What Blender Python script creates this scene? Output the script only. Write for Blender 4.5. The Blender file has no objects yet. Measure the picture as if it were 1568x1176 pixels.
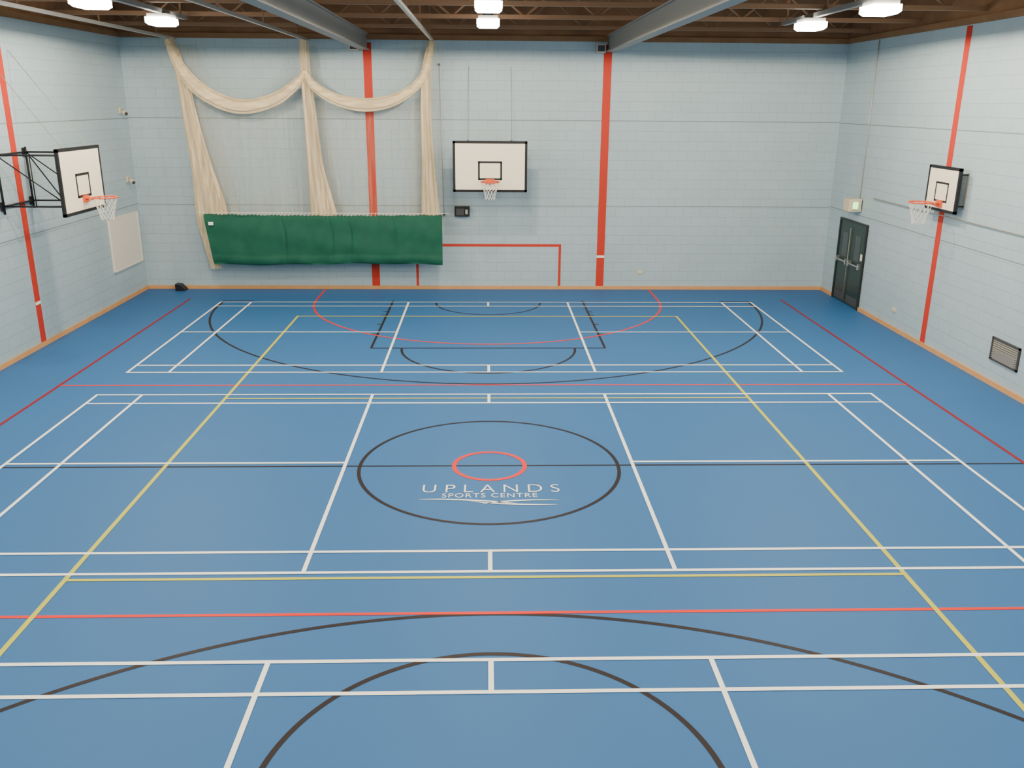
import bpy, math, random
from mathutils import Vector, Matrix
random.seed(4)
SC=bpy.context.scene
COL=bpy.context.collection
# ------------------------------------------------------------------ materials
def mat(name,col,rough=.6,metal=0,spec=.3,emit=0,ecol=None,noise=0,nscale=8,bump=0,bscale=60):
    m=bpy.data.materials.new(name); m.use_nodes=True
    nt=m.node_tree; b=nt.nodes['Principled BSDF']
    b.inputs['Base Color'].default_value=(*col,1); b.inputs['Roughness'].default_value=rough
    b.inputs['Metallic'].default_value=metal; b.inputs['Specular IOR Level'].default_value=spec
    if emit:
        b.inputs['Emission Color'].default_value=(*(ecol or col),1); b.inputs['Emission Strength'].default_value=emit
    tc=nt.nodes.new('ShaderNodeTexCoord')
    if noise:
        n=nt.nodes.new('ShaderNodeTexNoise'); n.inputs['Scale'].default_value=nscale; n.inputs['Detail'].default_value=5
        nt.links.new(tc.outputs['Object'],n.inputs['Vector'])
        r=nt.nodes.new('ShaderNodeMapRange'); r.inputs['To Min'].default_value=1-noise; r.inputs['To Max'].default_value=1+noise
        nt.links.new(n.outputs['Fac'],r.inputs['Value'])
        v=nt.nodes.new('ShaderNodeVectorMath'); v.operation='SCALE'; v.inputs[0].default_value=col
        nt.links.new(r.outputs['Result'],v.inputs['Scale']); nt.links.new(v.outputs['Vector'],b.inputs['Base Color'])
    if bump:
        n2=nt.nodes.new('ShaderNodeTexNoise'); n2.inputs['Scale'].default_value=bscale
        nt.links.new(tc.outputs['Object'],n2.inputs['Vector'])
        bp=nt.nodes.new('ShaderNodeBump'); bp.inputs['Strength'].default_value=bump; bp.inputs['Distance'].default_value=.02
        nt.links.new(n2.outputs['Fac'],bp.inputs['Height']); nt.links.new(bp.outputs['Normal'],b.inputs['Normal'])
    return m
def wallmat(name,axis):
    m=bpy.data.materials.new(name); m.use_nodes=True
    nt=m.node_tree; b=nt.nodes['Principled BSDF']; L=nt.links.new
    b.inputs['Roughness'].default_value=.5; b.inputs['Specular IOR Level'].default_value=.3
    tc=nt.nodes.new('ShaderNodeTexCoord'); sp=nt.nodes.new('ShaderNodeSeparateXYZ'); cb=nt.nodes.new('ShaderNodeCombineXYZ')
    L(tc.outputs['Object'],sp.inputs[0]); L(sp.outputs[axis],cb.inputs[0]); L(sp.outputs[2],cb.inputs[1])
    br=nt.nodes.new('ShaderNodeTexBrick'); L(cb.outputs[0],br.inputs['Vector'])
    br.inputs['Scale'].default_value=1; br.inputs['Brick Width'].default_value=.45; br.inputs['Row Height'].default_value=.2425
    br.inputs['Mortar Size'].default_value=.008; br.inputs['Mortar Smooth'].default_value=.3
    c=WALLC
    br.inputs['Color1'].default_value=(c[0],c[1],c[2],1); br.inputs['Color2'].default_value=(c[0]*.965,c[1]*.965,c[2]*.97,1)
    br.inputs['Mortar'].default_value=(c[0]*.86,c[1]*.87,c[2]*.88,1)
    n=nt.nodes.new('ShaderNodeTexNoise'); n.inputs['Scale'].default_value=.9; n.inputs['Detail'].default_value=6
    L(tc.outputs['Object'],n.inputs['Vector'])
    r=nt.nodes.new('ShaderNodeMapRange'); r.inputs['To Min'].default_value=.91; r.inputs['To Max'].default_value=1.07; L(n.outputs['Fac'],r.inputs['Value'])
    v=nt.nodes.new('ShaderNodeVectorMath'); v.operation='SCALE'; L(br.outputs['Color'],v.inputs[0]); L(r.outputs['Result'],v.inputs['Scale'])
    L(v.outputs['Vector'],b.inputs['Base Color'])
    n2=nt.nodes.new('ShaderNodeTexNoise'); n2.inputs['Scale'].default_value=45; n2.inputs['Detail'].default_value=3; L(tc.outputs['Object'],n2.inputs['Vector'])
    ma=nt.nodes.new('ShaderNodeMath'); ma.operation='MULTIPLY_ADD'; ma.inputs[1].default_value=.25
    inv=nt.nodes.new('ShaderNodeMath'); inv.operation='SUBTRACT'; inv.inputs[0].default_value=1; L(br.outputs['Fac'],inv.inputs[1])
    L(n2.outputs['Fac'],ma.inputs[0]); L(inv.outputs[0],ma.inputs[2])
    bp=nt.nodes.new('ShaderNodeBump'); bp.inputs['Strength'].default_value=.5; bp.inputs['Distance'].default_value=.01
    L(ma.outputs[0],bp.inputs['Height']); L(bp.outputs['Normal'],b.inputs['Normal'])
    return m
def netmat(name,col,lo,hi,scale):
    m=bpy.data.materials.new(name); m.use_nodes=True
    nt=m.node_tree; b=nt.nodes['Principled BSDF']; L=nt.links.new
    b.inputs['Roughness'].default_value=.9; b.inputs['Specular IOR Level'].default_value=.05
    tc=nt.nodes.new('ShaderNodeTexCoord'); mp=nt.nodes.new('ShaderNodeMapping'); mp.inputs['Scale'].default_value=scale
    L(tc.outputs['Object'],mp.inputs[0]); n=nt.nodes.new('ShaderNodeTexNoise'); n.inputs['Scale'].default_value=1; n.inputs['Detail'].default_value=4
    L(mp.outputs[0],n.inputs['Vector'])
    r=nt.nodes.new('ShaderNodeMapRange'); r.inputs['From Min'].default_value=.35; r.inputs['From Max'].default_value=.65
    r.inputs['To Min'].default_value=lo; r.inputs['To Max'].default_value=hi; L(n.outputs['Fac'],r.inputs['Value']); L(r.outputs['Result'],b.inputs['Alpha'])
    r2=nt.nodes.new('ShaderNodeMapRange'); r2.inputs['From Min'].default_value=.3; r2.inputs['From Max'].default_value=.7
    r2.inputs['To Min'].default_value=.9; r2.inputs['To Max'].default_value=1.05; L(n.outputs['Fac'],r2.inputs['Value'])
    v=nt.nodes.new('ShaderNodeVectorMath'); v.operation='SCALE'; v.inputs[0].default_value=col; L(r2.outputs['Result'],v.inputs['Scale']); L(v.outputs['Vector'],b.inputs['Base Color'])
    return m
WALLC=(.41,.53,.59)
M_far=wallmat('painted_block_far',0); M_side=wallmat('painted_block_side',1)
M_joint=mat('joint_dark_grey',(.22,.26,.27),.8)  # dark grey of the movement joints themselves
M_floor=mat('blue_vinyl_floor',(.034,.138,.35),.55,0,.2,noise=.04,nscale=.5,bump=.02,bscale=200)
M_white=mat('line_white',(.95,.95,.92),.5); M_black=mat('line_black',(.024,.017,.018),.5,0,.15)
M_red=mat('line_red',(.80,.020,.010),.5,0,.15); M_dred=mat('line_dark_red',(.27,.008,.014),.5,0,.15); M_yel=mat('line_yellow',(.55,.54,.06),.5,0,.2)
M_stripe=mat('stripe_red',(.56,.040,.022),.55,0,.2,noise=.06,nscale=3)
M_skirt=mat('pine_skirting',(.66,.33,.13),.5,noise=.15,nscale=4)
M_ceil=mat('dark_brown_deck',(.26,.135,.065),.8,noise=.5,nscale=1.5)
M_truss=mat('brown_truss_steel',(.27,.15,.08),.6)
M_timb=mat('timber_fascia',(.26,.14,.065),.7,noise=.3,nscale=2)
M_ply=mat('tan_timber_plate',(.50,.33,.17),.7,noise=.2,nscale=3)
M_beam=mat('grey_beam_paint',(.24,.24,.23),.5)
M_rail=mat('pale_rail',(.50,.48,.43),.4,.3)
M_bk=mat('black_paint',(.012,.012,.014),.45); M_dgrey=mat('dark_grey',(.06,.06,.065),.5); M_mgrey=mat('mid_grey_metal',(.26,.25,.23),.5,.2)
M_board=mat('board_cream',(.92,.83,.66),.5,noise=.03); M_orange=mat('ring_orange',(.75,.10,.03),.4)
M_string=mat('net_string',(.85,.82,.75),.8)
M_green=mat('green_canvas',(.010,.095,.058),.65,0,.25,noise=.25,nscale=4,bump=.15,bscale=90)
M_door=mat('door_dark_green',(.014,.034,.028),.35,0,.5); M_steel=mat('brushed_steel',(.6,.6,.58),.3,.9)
M_frame=mat('door_frame',(.02,.025,.025),.4)
M_glassy=mat('wired_glass',(.04,.05,.05),.1,0,.6)
M_cream=mat('cream_plastic',(.66,.58,.42),.5); M_exit=mat('exit_green',(.25,.9,.35),.4,emit=2.5,ecol=(.45,1,.35))
M_panel=mat('notice_board_white',(.80,.74,.66),.6,noise=.03)
M_lamp=mat('lamp_diffuser',(1,.98,.92),.4,emit=34,ecol=(1,.93,.80))
M_net=netmat('cream_netting',(.84,.67,.43),.42,.85,(14,14,1.0)); M_swag=netmat('cream_netting_swag',(.90,.72,.45),.72,.97,(2,14,10))
M_haze=netmat('cream_netting_thin',(.76,.64,.46),.03,.16,(12,12,.8))
# ------------------------------------------------------------------ builder
class MB:
    def __init__(s): s.v=[];s.f=[];s.m=[];s.mats=[];s.sm=[]
    def mi(s,m):
        if m not in s.mats: s.mats.append(m)
        return s.mats.index(m)
    def poly(s,pts,m,smooth=False):
        i=len(s.v); s.v+= [tuple(p) for p in pts]; s.f.append(tuple(range(i,i+len(pts)))); s.m.append(s.mi(m)); s.sm.append(smooth)
    def box(s,a,b,m):
        x0,y0,z0=[min(a[i],b[i]) for i in range(3)]; x1,y1,z1=[max(a[i],b[i]) for i in range(3)]
        i=len(s.v); s.v+=[(x0,y0,z0),(x1,y0,z0),(x1,y1,z0),(x0,y1,z0),(x0,y0,z1),(x1,y0,z1),(x1,y1,z1),(x0,y1,z1)]
        for f in [(0,3,2,1),(4,5,6,7),(0,1,5,4),(1,2,6,5),(2,3,7,6),(3,0,4,7)]:
            s.f.append(tuple(i+k for k in f)); s.m.append(s.mi(m)); s.sm.append(False)
    def tube(s,p,q,r,m,n=8,r2=None,cap=True):
        p=Vector(p);q=Vector(q);d=(q-p).normalized(); u=d.orthogonal().normalized(); w=d.cross(u)
        r2=r if r2 is None else r2; i=len(s.v)
        for c,rr in((p,r),(q,r2)):
            for k in range(n):
                a=2*math.pi*k/n; s.v.append(tuple(c+u*rr*math.cos(a)+w*rr*math.sin(a)))
        for k in range(n):
            s.f.append((i+k,i+(k+1)%n,i+n+(k+1)%n,i+n+k)); s.m.append(s.mi(m)); s.sm.append(n>6)
        if cap:
            s.f.append(tuple(i+k for k in range(n))[::-1]); s.m.append(s.mi(m)); s.sm.append(False)
            s.f.append(tuple(i+n+k for k in range(n))); s.m.append(s.mi(m)); s.sm.append(False)
    def torus(s,c,R,r,m,N=32,n=8):
        i=len(s.v); c=Vector(c)
        for a in range(N):
            A=2*math.pi*a/N
            for b in range(n):
                B=2*math.pi*b/n; rr=R+r*math.cos(B); s.v.append((c.x+rr*math.cos(A),c.y+rr*math.sin(A),c.z+r*math.sin(B)))
        for a in range(N):
            for b in range(n):
                s.f.append((i+a*n+b,i+((a+1)%N)*n+b,i+((a+1)%N)*n+(b+1)%n,i+a*n+(b+1)%n)); s.m.append(s.mi(m)); s.sm.append(True)
    def grid(s,rows,m,closed=False,smooth=True):
        i=len(s.v); n=len(rows[0])
        for r in rows: s.v+=[tuple(p) for p in r]
        for a in range(len(rows)-1):
            for b in range(n if closed else n-1):
                s.f.append((i+a*n+b,i+a*n+(b+1)%n,i+(a+1)*n+(b+1)%n,i+(a+1)*n+b)); s.m.append(s.mi(m)); s.sm.append(smooth)
    def strip(s,x1,y1,x2,y2,w,z,m):
        d=Vector((x2-x1,y2-y1)); d.normalize(); n=Vector((-d.y,d.x))*w/2
        s.poly([(x1-n.x,y1-n.y,z),(x2-n.x,y2-n.y,z),(x2+n.x,y2+n.y,z),(x1+n.x,y1+n.y,z)],m)
    def arc(s,cx,cy,r,a0,a1,w,z,m,N=96):
        rows=[[],[]]
        for k in range(N+1):
            a=math.radians(a0+(a1-a0)*k/N)
            rows[0].append((cx+(r-w/2)*math.cos(a),cy+(r-w/2)*math.sin(a),z)); rows[1].append((cx+(r+w/2)*math.cos(a),cy+(r+w/2)*math.sin(a),z))
        s.grid(rows[::-1],m,smooth=False)
    def obj(s,name,parent=None,matrix=None,bevel=0):
        me=bpy.data.meshes.new(name); me.from_pydata(s.v,[],s.f)
        for m in s.mats: me.materials.append(m)
        for i,p in enumerate(me.polygons): p.material_index=s.m[i]; p.use_smooth=s.sm[i]
        me.update(); o=bpy.data.objects.new(name,me); COL.objects.link(o)
        if matrix is not None: o.matrix_world=matrix
        if parent: o.parent=parent
        if bevel:
            b=o.modifiers.new('bevel','BEVEL'); b.width=bevel; b.segments=2; b.limit_method='ANGLE'
        return o
def empty(name,loc=(0,0,0)):
    o=bpy.data.objects.new(name,None); COL.objects.link(o); o.location=loc; return o
XL,XR,YF,YB,WT,CT=-9.08,9.08,12.08,-12.4,6.27,7.35
HT=CT-.125
# ------------------------------------------------------------------ shell
b=MB(); b.box((XL-.2,YB-.2,-.2),(XR+.2,YF+.2,0),M_floor); b.obj('floor')
b=MB(); b.box((XL-.2,YB-.2,CT),(XR+.2,YF+.2,CT+.15),M_ceil)
y=YB+.3
while y<YF: b.box((XL,y,CT-.12),(XR,y+.08,CT),M_truss); y+=.9
b.obj('ceiling')
b=MB(); b.box((XL-.2,YF,0),(XR+.2,YF+.2,WT),M_far); b.box((XL-.2,YF,WT),(XR+.2,YF+.2,CT),M_ceil); b.obj('wall_far')
tn=[0]
def trim(*bx):
    tn[0]+=1; b=MB()
    for a,c,m in bx: b.box(a,c,m)
    b.obj('trim_%d'%tn[0])
for z in(2.22,4.38): trim(((XL,YF-.003,z-.008),(XR,YF,z+.008),M_joint))
trim(((XL,YF-.06,WT),(XR,YF,WT+.12),M_timb))
for nm,x0,x1,sg in(('wall_left',XL-.2,XL,1),('wall_right',XR,XR+.2,-1)):
    b=MB(); b.box((x0,YB,0),(x1,YF,WT),M_side); b.box((x0,YB,WT),(x1,YF,CT),M_ceil); b.obj(nm)
    xi=XL if sg>0 else XR
    for z in(2.24,4.36): trim(((xi,YB,z-.008),(xi+sg*.003,YF,z+.008),M_joint))
    trim(((xi,YB,WT),(xi+sg*.06,YF-.06,WT+.12),M_timb))
b=MB(); b.box((XL-.2,YB-.2,0),(XR+.2,YB,WT),M_far); b.box((XL-.2,YB-.2,WT),(XR+.2,YB,CT),M_ceil); b.obj('wall_back')
b=MB(); b.box((XL,YF-.03,0),(XR,YF,.09),M_skirt); b.obj('baseboard_far')
b=MB(); b.box((XL,YB,0),(XL+.03,YF-.03,.09),M_skirt); b.obj('baseboard_left')
b=MB(); b.box((XR-.03,YB,0),(XR,9.5,.09),M_skirt); b.box((XR-.03,11.2,0),(XR,YF-.03,.09),M_skirt); b.obj('baseboard_right')
def stripe(pts,tick=None):
    b=MB(); b.box(*pts,M_stripe)
    if tick: b.box(*tick,M_white)
    b.obj('painted_wall_stripe')
stripe(((-3.105,YF-.008,.09),(-2.9,YF,6.2)))
stripe(((2.91,YF-.008,.09),(3.115,YF,6.2)),((2.91,YF-.012,.86),(3.115,YF-.006,.92)))
stripe(((XL,6.15,.09),(XL+.008,6.35,6.25)),((XL+.006,6.15,.86),(XL+.012,6.35,.92)))
stripe(((XR-.008,6.1,.09),(XR,6.29,6.25)))
b=MB()
b.box((-1.92,YF-.008,1.15),(1.95,YF-.001,1.215),M_stripe); b.box((-1.92,YF-.008,.09),(-1.855,YF-.001,1.15),M_stripe); b.box((1.885,YF-.008,.09),(1.95,YF-.001,1.15),M_stripe)
b.obj('painted_football_goal')
# ------------------------------------------------------------------ floor markings
def badminton(cy):
    b=MB(); z=.005;w=.048
    def S(*a): b.strip(*a,w,z,M_white)
    for y in(-3.03,-2.57,2.57,3.03): S(-6.7,cy+y,6.7,cy+y)
    for x in(-6.68,-5.92,-2,2,5.92,6.68): b.strip(x,cy-3.05,x,cy+3.05,w,z+.0003,M_white)
    S(-6.68,cy,-2,cy); S(2,cy,6.68,cy)
    for a in(-1,1): b.strip(0,cy+a*2.57,0,cy+a*3.03,w,z+.0003,M_white)
    b.obj('badminton_court_lines')
badminton(0);badminton(7.376);badminton(-7.642)
b=MB(); z=.004; w=.055
for x in(-4.46,4.46): b.strip(x,-9.2,x,8.9,w,z,M_yel)
for y in(8.87,2.82,-3.15,-9.2): b.strip(-4.48,y,4.48,y,w*.85,z+.0002,M_yel)
b.obj('volleyball_court_lines')
b=MB(); z=.002; w=.05
b.strip(-7.55,-.12,7.55,-.12,w*.8,z,M_black); b.arc(0,-.12,1.79,0,360,w,z+.0002,M_black)
for s,o in((1,0),(-1,-.24)):
    Y=lambda v: o+s*v
    for x in(-2.4,2.4):
        b.strip(x,Y(10.6),x,Y(6.05),w,z,M_black)
        for t in(9.35,9.0,8.1,7.2): b.strip(x,Y(t),x+(.12 if x>0 else -.12),Y(t),.06,z+.0002,M_black)
    b.strip(-2.42,Y(6.05),2.42,Y(6.05),w,z+.0002,M_black)
    a0,a1=(180,360) if s>0 else (0,180)
    b.arc(0,Y(6.05),1.77,a0,a1,w,z,M_black); b.arc(0,Y(10.35),1.3,a0,a1,w,z,M_black)
    b.arc(0,Y(10.25),6.63,a0,a1,w,z,M_black,160)
    for x in(-6.63,6.63): b.strip(x,Y(10.25),x,Y(10.55),w,z,M_black)
    for x in(-1,1): b.strip(x*6.65,Y(10.55),x*5.9,Y(10.55),w,z+.0002,M_black)
b.obj('basketball_court_lines')
b=MB(); z=.003; w=.05
for x in(-7.56,7.56): b.strip(x,-11,x,10.8,w*1.1,z,M_dred)
for y in(3.56,-3.84): b.strip(-7.55,y,7.55,y,w*.9,z+.0002,M_red)
b.arc(0,-.12,.49,0,360,.06,z+.0004,M_red)
b.arc(0,10.7,4.35,180,360,w,z,M_red)
for x in(-4.35,4.35): b.strip(x,10.7,x,12.0,w,z,M_red)
b.arc(0,-10.94,4.35,0,180,w,z,M_red)
b.obj('netball_court_lines')
def text(body,w,h,x,y,sp,off):
    cu=bpy.data.curves.new('t','FONT'); cu.body=body; cu.space_character=sp; cu.size=1; cu.offset=off
    o=bpy.data.objects.new('t',cu); COL.objects.link(o)
    bpy.context.view_layer.update(); dg=bpy.context.evaluated_depsgraph_get()
    me=bpy.data.meshes.new_from_object(o.evaluated_get(dg)); bpy.data.objects.remove(o)
    xs=[v.co.x for v in me.vertices]; ys=[v.co.y for v in me.vertices]
    sx=w/(max(xs)-min(xs)); sy=h/(max(ys)-min(ys))
    for v in me.vertices: v.co=((v.co.x-min(xs))*sx+x-w/2,(v.co.y-min(ys))*sy+y,.006)
    me.materials.clear(); me.materials.append(M_white); return me
lg=empty('floor_logo',(0,-1,0))
for i,me in enumerate((text('UPLANDS',1.78,.235,.02,-1.005,1.55,-.012),text('SPORTS CENTRE',1.22,.125,0,-1.165,1.15,-.006))):
    o=bpy.data.objects.new('logo_lettering_%d'%(i+1),me); COL.objects.link(o); o.parent=lg; o.matrix_parent_inverse=Matrix.Translation((0,1,0))
b=MB()
def swoosh(P,wm):
    rows=[[],[]]
    for k in range(33):
        t=k/32; x=(1-t)**2*P[0][0]+2*t*(1-t)*P[1][0]+t*t*P[2][0]; y=(1-t)**2*P[0][1]+2*t*(1-t)*P[1][1]+t*t*P[2][1]; w=wm*math.sin(math.pi*t)**.8+.002
        rows[0].append((x,y-w/2,.006)); rows[1].append((x,y+w/2,.006))
    b.grid(rows[::-1],M_white,smooth=False)
swoosh([(-.9,-1.21),(-.2,-1.21),(.35,-1.35)],.035); swoosh([(-.1,-1.36),(.3,-1.22),(.88,-1.25)],.03); swoosh([(-.25,-1.28),(.25,-1.40),(.85,-1.38)],.03)
o=b.obj('logo_swoosh'); o.parent=lg; o.matrix_parent_inverse=Matrix.Translation((0,1,0))
# ------------------------------------------------------------------ basketball backboards
def backboard(centre,rot,w,h,stand,inner,kind):
    T=Matrix.Translation(centre)@Matrix.Rotation(rot,4,'Z')
    b=MB(); hw,hh=w/2,h/2; t=.02
    b.box((-hw,-t,-hh),(hw,t,hh),M_board)
    e=.05 if w>1.5 else .045; f=-t-.004
    for a in((-hw-.01,-hh-.01,hw+.01,-hh+e),(-hw-.01,hh-e,hw+.01,hh+.01),(-hw-.01,-hh,-hw+e,hh),(hw-e,-hh,hw+.01,hh)):
        b.box((a[0],f,a[1]),(a[2],t+.01,a[3]),M_bk)
    iw,ih=inner; zb=-hh+.28 if w>1.5 else -hh+.17; e2=.045 if w>1.5 else .035
    for a in((-iw/2,zb,iw/2,zb+e2),(-iw/2,zb+ih-e2,iw/2,zb+ih),(-iw/2,zb,-iw/2+e2,zb+ih),(iw/2-e2,zb,iw/2,zb+ih)):
        b.box((a[0],f,a[1]),(a[2],-t,a[3]),M_bk)
    zr=zb-.01; R=.225; yc=-t-.15-R
    b.torus((0,yc,zr),R,.014,M_orange)
    b.box((-.11,-t-.03,zr-.09),(.11,-t,zr+.04),M_orange)
    b.box((-.06,-t-.17,zr-.02),(.06,-t-.02,zr+.0),M_orange)
    for s in(-1,1): b.tube((s*.1,-t-.02,zr-.07),(s*.16,yc+.14,zr-.01),.009,M_orange,6)
    n=12; rr=[.22,.20,.17,.145,.125,.12]; zz=[0,-.08,-.17,-.26,-.34,-.42]
    for l in range(5):
        for k in range(n):
            for s in(-.5,.5):
                a=2*math.pi*(k+(l%2)*.5)/n; c=2*math.pi*(k+(l%2)*.5+s)/n
                b.tube((rr[l]*math.cos(a),yc+rr[l]*math.sin(a),zr+zz[l]),(rr[l+1]*math.cos(c),yc+rr[l+1]*math.sin(c),zr+zz[l+1]),.004,M_string,4,cap=False)
    F=M_bk; r=.018; xs=hw*(.62 if kind!='small' else .85); zt=hh*.8; zl=-hh*.75; wy=stand-.045
    for s in(-1,1):
        x=s*xs
        b.tube((x,t+.02,zl),(x,t+.02,zt),r,F)
        if kind=='small':
            b.tube((x,t+.02,zl+.03),(x,stand-.01,zl+.03),.016,F); b.tube((x,t+.02,zt-.03),(x,stand-.01,zt-.03),.016,F)
            b.box((x-.03,stand-.012,zl-.02),(x+.03,stand-.001,zt),M_mgrey)
            continue
        b.tube((x,wy,zl-.15),(x,wy,zt+.1),.022,F)
        b.tube((x,t+.02,zt),(x,wy,zt),r,F); b.tube((x,t+.02,zl),(x,wy,zl),r,F)
        b.tube((x,t+.02,zl),(x,wy,zt),.012,F)
        b.tube((x,stand*.5,zl),(x,stand*.5,zt),.012,F)
        for z in(zt,zl): b.box((x-.06,stand-.04,z-.08),(x+.06,stand-.001,z+.08),F)
    if kind!='small':
        for z in(zt,zl):
            b.tube((-xs,t+.02,z),(xs,t+.02,z),r,F); b.tube((-xs,wy,z),(xs,wy,z),r,F)
        b.tube((-xs,stand*.5,zt),(xs,stand*.5,zl),.012,F)
        for s in(-1,1): b.tube((s*xs*.95,t+.02,hh),(s*xs*.95,stand-.01,hh+1.75),.006,M_mgrey,5)
    else: b.box((-xs,t,-.1),(xs,t+.04,-.05),F)
    b.obj('basketball_backboard',matrix=T)
backboard((.05,YF-1.3,3.305),0,1.8,1.2,1.3,(.59,.45),'big')
backboard((XL+1.3,6.05,3.34),math.radians(90),1.8,1.2,1.3,(.59,.45),'big')
backboard((XR-.2,5.91,3.26),math.radians(-90),1.2,.84,.2,(.5,.38),'small')
# ------------------------------------------------------------------ cricket net
cn=empty('cricket_practice_net',(-4.5,11.7,0))
def par(o): o.parent=cn; o.matrix_parent_inverse=Matrix.Translation((4.5,-11.7,0))
def sweep(b,path,m,n=80,pl=8,amp=.14,sub=10,ph=0):
    pts=[]; P=[path[0]]+path+[path[-1]]
    for i in range(1,len(P)-2):
        for k in range(sub):
            t=k/sub; q=[]
            for c in range(5):
                a0,a1,a2,a3=P[i-1][c],P[i][c],P[i+1][c],P[i+2][c]
                q.append(.5*(2*a1+(a2-a0)*t+(2*a0-5*a1+4*a2-a3)*t*t+(3*a1-a0-3*a2+a3)*t**3))
            pts.append(q)
    pts.append(list(path[-1])); rows=[]
    for i,q in enumerate(pts):
        p0=Vector(pts[max(0,i-1)][:3]); p1=Vector(pts[min(len(pts)-1,i+1)][:3]); d=(p1-p0).normalized()
        nn=d.cross(Vector((0,1,0))).normalized(); bb=nn.cross(d).normalized(); c=Vector(q[:3]); row=[]
        for k in range(n):
            a=2*math.pi*k/n; f=1+amp*math.sin(pl*a+ph+.03*i)+amp*.4*math.sin((pl*2-3)*a+.02*i+ph)
            row.append(c+nn*q[3]*f*math.cos(a)+bb*q[4]*f*math.sin(a))
        rows.append(row)
    b.grid(rows,m,closed=True)
b=MB(); yn=11.62
sweep(b,[(-7.72,yn,6.22,.10,.10),(-7.5,yn,5.5,.12,.10),(-7.38,yn,4.4,.16,.12),(-7.22,yn,3.2,.23,.13),(-7.08,yn,2.0,.36,.14),(-7.1,yn+.05,1.2,.24,.12),(-7.12,yn+.05,.62,.12,.08)],M_net)
par(b.obj('net_bunch_left'))
b=MB(); sweep(b,[(-4.47,yn,6.22,.09,.09),(-4.47,yn,5.4,.11,.10),(-4.42,yn,4.4,.14,.12),(-4.36,yn,3.2,.18,.13),(-4.22,yn,1.95,.30,.14),(-4.2,yn,1.2,.28,.12)],M_net,ph=1)
par(b.obj('net_bunch_middle'))
b=MB(); sweep(b,[(-1.37,yn,6.22,.08,.08),(-1.52,yn,5.5,.11,.10),(-1.55,yn,4.4,.12,.11),(-1.52,yn,3.2,.15,.12),(-1.48,yn,1.95,.22,.13),(-1.48,yn,1.2,.2,.12)],M_net,ph=2)
par(b.obj('net_bunch_right'))
b=MB()
sweep(b,[(-7.72,yn-.1,6.2,.06,.06),(-7.5,yn-.12,5.62,.12,.08),(-7.1,yn-.12,5.1,.16,.1),(-6.5,yn-.12,4.75,.17,.12),(-5.9,yn-.12,4.66,.16,.12),(-5.2,yn-.12,4.85,.14,.1),(-4.7,yn-.12,5.2,.10,.08),(-4.47,yn-.1,5.5,.05,.05)],M_swag,pl=6,amp=.1)
sweep(b,[(-4.47,yn-.1,5.5,.05,.05),(-4.25,yn-.12,5.15,.10,.08),(-3.7,yn-.12,4.83,.13,.1),(-3.0,yn-.12,4.72,.15,.11),(-2.3,yn-.12,4.85,.13,.1),(-1.75,yn-.12,5.2,.10,.08),(-1.5,yn-.1,5.6,.08,.06),(-1.37,yn-.1,6.2,.05,.05)],M_swag,pl=6,amp=.1)
par(b.obj('net_swag'))
b=MB()
def sheet(x0t,x1t,x0b,x1b,zt,zb,yy):
    rows=[]
    for i in range(13):
        t=i/12; z=zt+(zb-zt)*t; a=x0t+(x0b-x0t)*t; c=x1t+(x1b-x1t)*t
        rows.append([(a+(c-a)*k/60,yy+.05*math.sin(k*.9+i*.1),z) for k in range(61)])
    b.grid(rows,M_haze)
sheet(-7.6,-7.1,-7.35,-6.35,6.1,1.9,11.8); sheet(-4.6,-4.2,-4.7,-3.65,6.1,1.9,11.8); sheet(-1.85,-1.2,-2.0,-1.15,6.1,1.9,11.8)
sheet(-7.3,-1.5,-7.2,-1.3,4.75,1.9,11.9)  # wide faint sheet, greys the wall from the swag down
par(b.obj('net_thin_sheet'))
b=MB(); rows=[]; NX=300; NZ=40
for i in range(NZ+1):
    t=i/NZ; row=[]
    for k in range(NX+1):
        s=k/NX; x=-7.2+(6.02)*s + (.16*t*(1-s))
        zt=2.05-.03*math.sin(math.pi*s)+.008*math.sin(s*70); zb=.79-.02*math.sin(math.pi*s*2+.3)+.012*math.sin(s*23)
        z=zt+(zb-zt)*t
        yy=11.34
        if 0<t<1:
            yy+=.012*math.sin(s*44+1.2*math.sin(t*3))*(.3+t)+.02*math.sin(s*13+t*2)+.010*math.sin(s*9-t*11)+.005*math.sin(s*90+t*12)-.06*math.sin(math.pi*t)**.5
            for sx in(.32,.52,.60,.79): yy+=.03*math.exp(-((s-sx-.01*math.sin(t*4))/.006)**2)*math.sin(math.pi*t)
        if t>.8: yy-=.025*math.sin((t-.8)/.2*math.pi)
        row.append((x,yy,z))
    rows.append(row)
b.grid(rows,M_green)
back=[[(p[0],11.5+(p[1]-11.34)*.3,p[2]) for p in r] for r in rows]
b.grid([list(r) for r in back[::-1]],M_green)
b.grid([rows[-1],back[-1]],M_green); b.grid([back[0],rows[0]],M_green)
b.grid([[r[0] for r in back],[r[0] for r in rows]],M_green); b.grid([[r[-1] for r in rows],[r[-1] for r in back]],M_green)
b.box((-7.06,11.22,1.80),(-6.94,11.235,1.88),M_white)
par(b.obj('green_canvas_skirt'))
b=MB()
for k in range(61): 
    x=-7.15+5.95*k/60; b.tube((x,11.36,2.02),(x+.02,11.5,2.09),.006,M_string,4)
b.tube((-7.4,11.5,2.08),(-1.0,11.5,2.08),.008,M_string,6)
par(b.obj('lacing_cord'))
b=MB()
for x in(-7.7,-4.47,-1.36): b.box((x-.03,-11,6.22),(x+.03,YF-.07,6.28),M_rail)
for x in(-7.7,-4.47,-1.36):
    for y in(10.8,7.6,4.4,1.2,-2,-5.2,-8.4): b.box((x-.012,y-.012,6.28),(x+.012,y+.012,HT),M_truss)
par(b.obj('net_track'))
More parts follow.
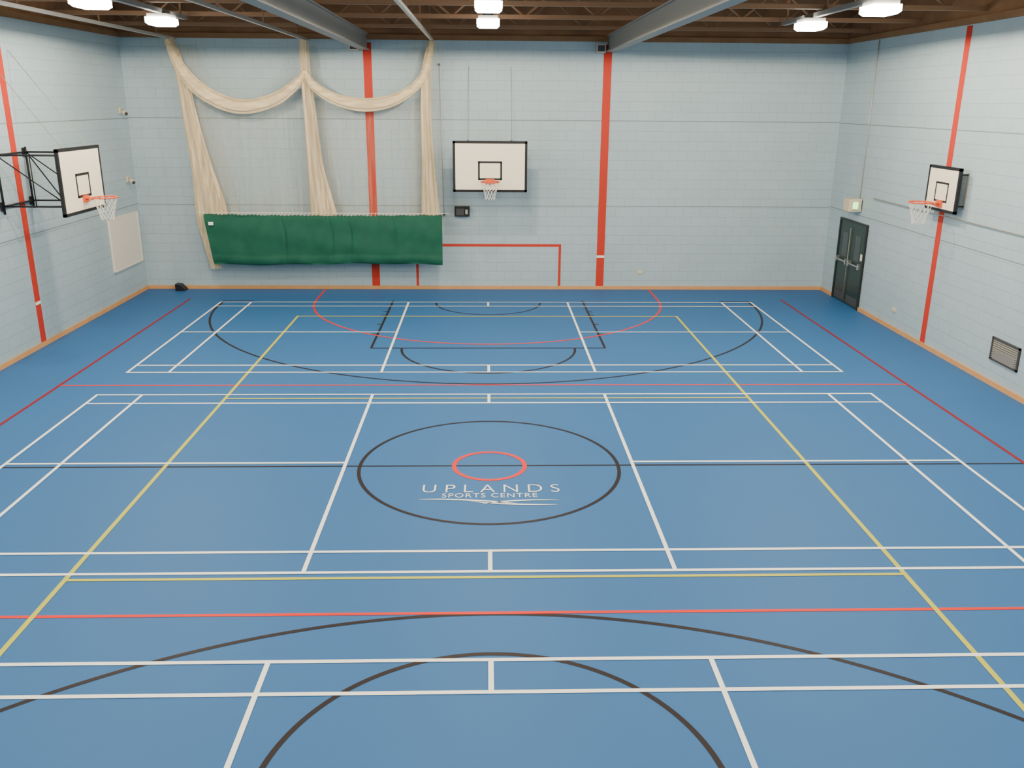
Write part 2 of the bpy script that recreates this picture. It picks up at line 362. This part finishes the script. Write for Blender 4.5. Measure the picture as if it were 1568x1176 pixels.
# ------------------------------------------------------------------ roof structure
for x in(-3.05,3.05):
    b=MB(); b.box((x-.11,YB,6.02),(x+.11,YF-.07,6.05),M_beam); b.box((x-.11,YB,6.38),(x+.11,YF-.07,6.41),M_beam); b.box((x-.06,YB,6.05),(x+.06,YF-.07,6.38),M_beam)
    b.box((x-.26,YB,6.41),(x+.26,4.0,6.45),M_ply)
    b.obj('steel_roof_beam')
    b=MB(); b.box((x-.36,YF-.30,6.0),(x-.13,YF-.08,6.2),M_rail); b.box((x-.33,YF-.31,6.03),(x-.16,YF-.30,6.17),M_dgrey); b.box((x-.27,YF-.08,6.07),(x-.21,YF-.001,6.13),M_dgrey); b.obj('wall_speaker')
for y in(10.9,8.3,5.7,3.1,.5,-2.1,-4.7,-7.3,-9.9):
    b=MB(); zb,zt=6.5,7.12
    b.box((XL,y-.05,zb-.04),(XR,y+.05,zb+.04),M_truss); b.box((XL,y-.05,zt-.04),(XR,y+.05,zt+.04),M_truss)
    n=24; dx=(XR-XL)/n
    for k in range(n):
        x=XL+k*dx; b.tube((x,y,zb if k%2 else zt),(x+dx,y,zt if k%2 else zb),.022,M_truss,6)
    b.obj('lattice_roof_truss')
for x in(-6.15,6.1):
    b=MB(); b.box((x-.05,-11,6.36),(x+.05,8.0,6.44),M_beam)
    for y in(7.8,5.6,3.0,.4,-2.2,-4.8,-7.4,-10): b.box((x-.015,y-.015,6.44),(x+.015,y+.015,HT),M_truss)
    b.obj('lighting_trunking')
LP=[(0,7.1),(0,3.95),(6.1,6.37),(6.12,3.3),(-6.2,6.8),(-6.15,3.5)]
for y in(.4,-2.8,-6.0,-9.2):  # unseen rows further back, added to light the hall
    for x in(-6.15,0,6.1): LP.append((x,y))
for x,y in LP:
    b=MB(); z=6.15 if x else 6.2
    rows=[]
    for zz,s in((0,.80),(.04,1),(.14,1.0)):
        rows.append([(.22*s,.28*s,zz),(-.22*s,.28*s,zz),(-.22*s,-.28*s,zz),(.22*s,-.28*s,zz)])
    b.grid(rows[::-1],M_lamp,closed=True,smooth=False); b.poly(rows[0],M_lamp)
    b.box((-.19,-.25,.14),(.19,.25,.205),M_beam)
    if not x: b.tube((0,0,.2),(0,0,.32),.12,M_dgrey,12,.08); b.tube((0,0,.3),(0,0,HT-z),.012,M_dgrey,6)
    o=b.obj('high_bay_lamp',matrix=Matrix.Translation((x,y,z)))
    l=bpy.data.lights.new('high_bay_glow','SPOT'); l.energy=620 if y>1 else 400; l.color=(1,.86,.65); l.spot_size=math.radians(179); l.spot_blend=.04; l.shadow_soft_size=.15
    lo=bpy.data.objects.new('high_bay_glow',l); COL.objects.link(lo); lo.parent=o; lo.location=(0,0,-.06)
# ------------------------------------------------------------------ wall fittings
b=MB(); y0,y1,H=9.56,11.12,2.03; x=XR
b.box((x-.05,y0-.06,0),(x-.001,y0,H+.05),M_frame); b.box((x-.05,y1,0),(x-.001,y1+.06,H+.05),M_frame); b.box((x-.05,y0,H),(x-.001,y1,H+.05),M_frame)
ym=(y0+y1)/2
for a,c in((y0,ym-.005),(ym+.005,y1)):
    b.box((x-.03,a,.01),(x-.002,c,H),M_door)
    w=c-a
    b.box((x-.034,a+w*.3,1.15),(x-.028,a+w*.7,1.75),M_glassy)
    b.box((x-.033,a+.05,.05),(x-.028,c-.05,.25),M_dgrey)
    b.tube((x-.10,a+.08,1.05),(x-.10,c-.08,1.05),.02,M_steel)
    for yy in(a+.08,c-.08): b.box((x-.11,yy-.03,.98),(x-.03,yy+.03,1.12),M_steel)
b.tube((x-.06,ym+.06,.1),(x-.06,ym+.06,1.9),.01,M_mgrey)
b.box((x-.04,y0+.02,1.2),(x-.03,y0+.14,1.36),M_board)
b.obj('door_1')
b=MB(); b.box((8.74,10.02,2.34),(9.05,10.36,2.64),M_cream); b.box((8.80,10.0,2.38),(8.99,10.02,2.60),M_cream); b.box((8.83,9.99,2.41),(8.96,10.0,2.57),M_exit)
b.box((9.05,10.05,2.38),(XR-.001,10.33,2.6),M_dgrey); b.obj('exit_sign',bevel=.01)
b=MB(); b.tube((XR-.018,10.2,2.64),(XR-.018,10.2,WT-.01),.012,M_rail); b.obj('electrical_conduit')
b=MB(); b.tube((XR-.027,9.41,2.72),(XR-.027,-11,2.72),.012,M_rail); b.obj('electrical_conduit')
b=MB(); y0,y1,z0,z1=2.82,3.68,.45,.87
for a in((y0,z0,y1,z0+.035),(y0,z1-.035,y1,z1),(y0,z0,y0+.035,z1),(y1-.035,z0,y1,z1)): b.box((XR-.03,a[0],a[1]),(XR-.001,a[2],a[3]),M_dgrey)
b.box((XR-.008,y0,z0),(XR-.001,y1,z1),M_dgrey)
for k in range(9):
    z=z0+.05+k*.038; b.poly([(XR-.025,y0+.035,z),(XR-.025,y1-.035,z),(XR-.008,y1-.035,z+.024),(XR-.008,y0+.035,z+.024)],M_mgrey)
b.box((XR-.024,2.92,.48),(XR-.01,3.58,.66),M_mgrey)
b.obj('air_vent_grille')
b=MB(); b.box((XL+.006,10.02,.80),(XL+.04,11.85,2.08),M_panel)
for a in((10.02,.80,11.85,.82),(10.02,2.06,11.85,2.08),(10.02,.8,10.04,2.08),(11.83,.8,11.85,2.08)): b.box((XL+.04,a[0],a[1]),(XL+.05,a[2],a[3]),M_board)
b.obj('notice_board')
b=MB(); b.box((-.86,YF-.18,1.96),(-.50,YF-.03,2.20),M_bk); b.box((-.88,YF-.03,1.94),(-.48,YF-.005,2.21),M_dgrey); b.box((-.83,YF-.19,1.99),(-.62,YF-.18,2.17),M_dgrey); b.box((-.59,YF-.19,2.02),(-.53,YF-.18,2.14),M_rail)
b.obj('wall_control_box',bevel=.006)
b=MB(); b.box((4.02,YF-.03,.43),(4.17,YF-.001,.51),M_cream); b.obj('power_socket',bevel=.004)
b=MB(); b.box((XR-.03,7.55,.42),(XR-.001,7.7,.5),M_cream); b.obj('power_socket',bevel=.004)
for y,z in((11.6,4.55),(11.55,2.9)):
    b=MB(); b.box((XL+.005,y-.07,z-.07),(XL+.05,y+.07,z+.07),M_cream); b.tube((XL+.04,y,z),(XL+.2,y-.13,z-.07),.05,M_cream,12); b.tube((XL+.2,y-.13,z-.07),(XL+.21,y-.14,z-.075),.042,M_dgrey,12); b.obj('wall_alarm_sensor')  # small alarm sensor boxes, they give no light
b=MB(); b.poly([(-8.25,11.75,.0),(-8.0,11.75,0),(-8.0,11.75,.03),(-8.12,11.75,.16),(-8.25,11.75,.18)],M_bk)
b.grid([[(-8.25,11.75,0),(-8.25,11.75,.18),(-8.12,11.75,.16),(-8.0,11.75,.03),(-8.0,11.75,0)],[(-8.25,12.0,0),(-8.25,12.0,.18),(-8.12,12.0,.16),(-8.0,12.0,.03),(-8.0,12.0,0)]],M_bk,smooth=False)
b.poly([(-8.25,12.0,.0),(-8.25,12.0,.18),(-8.12,12.0,.16),(-8.0,12.0,.03),(-8.0,12.0,0)],M_bk); b.obj('door_wedge')
b=MB(); b.tube((-1.15,YF-.05,2.0),(-1.22,YF-.05,5.7),.008,M_rail); b.tube((-1.22,YF-.01,5.7),(-1.22,YF-.12,5.7),.03,M_dgrey); b.tube((-1.15,YF-.01,2.0),(-1.15,YF-.12,2.0),.035,M_dgrey); b.obj('net_hoist_rope')
# ------------------------------------------------------------------ world / camera
w=bpy.data.worlds.new('world'); w.use_nodes=True; w.node_tree.nodes['Background'].inputs[0].default_value=(.5,.55,.6,1); w.node_tree.nodes['Background'].inputs[1].default_value=.2; SC.world=w
yaw,pit,rol=0.029680744504627366,0.30812841838349153,0.007581096166744289
fw=Vector((math.sin(yaw)*math.cos(pit),math.cos(yaw)*math.cos(pit),-math.sin(pit)))
r0=Vector((math.cos(yaw),-math.sin(yaw),0)); u0=r0.cross(fw)
r=r0*math.cos(rol)+u0*math.sin(rol); u=-r0*math.sin(rol)+u0*math.cos(rol)
cd=bpy.data.cameras.new('camera'); co=bpy.data.objects.new('camera',cd); COL.objects.link(co)
M=Matrix((( r.x,u.x,-fw.x,-0.0326),(r.y,u.y,-fw.y,-11.4809),(r.z,u.z,-fw.z,4.8077),(0,0,0,1))); co.matrix_world=M
cd.sensor_width=36; cd.lens=1354.11/1568*36; SC.camera=co
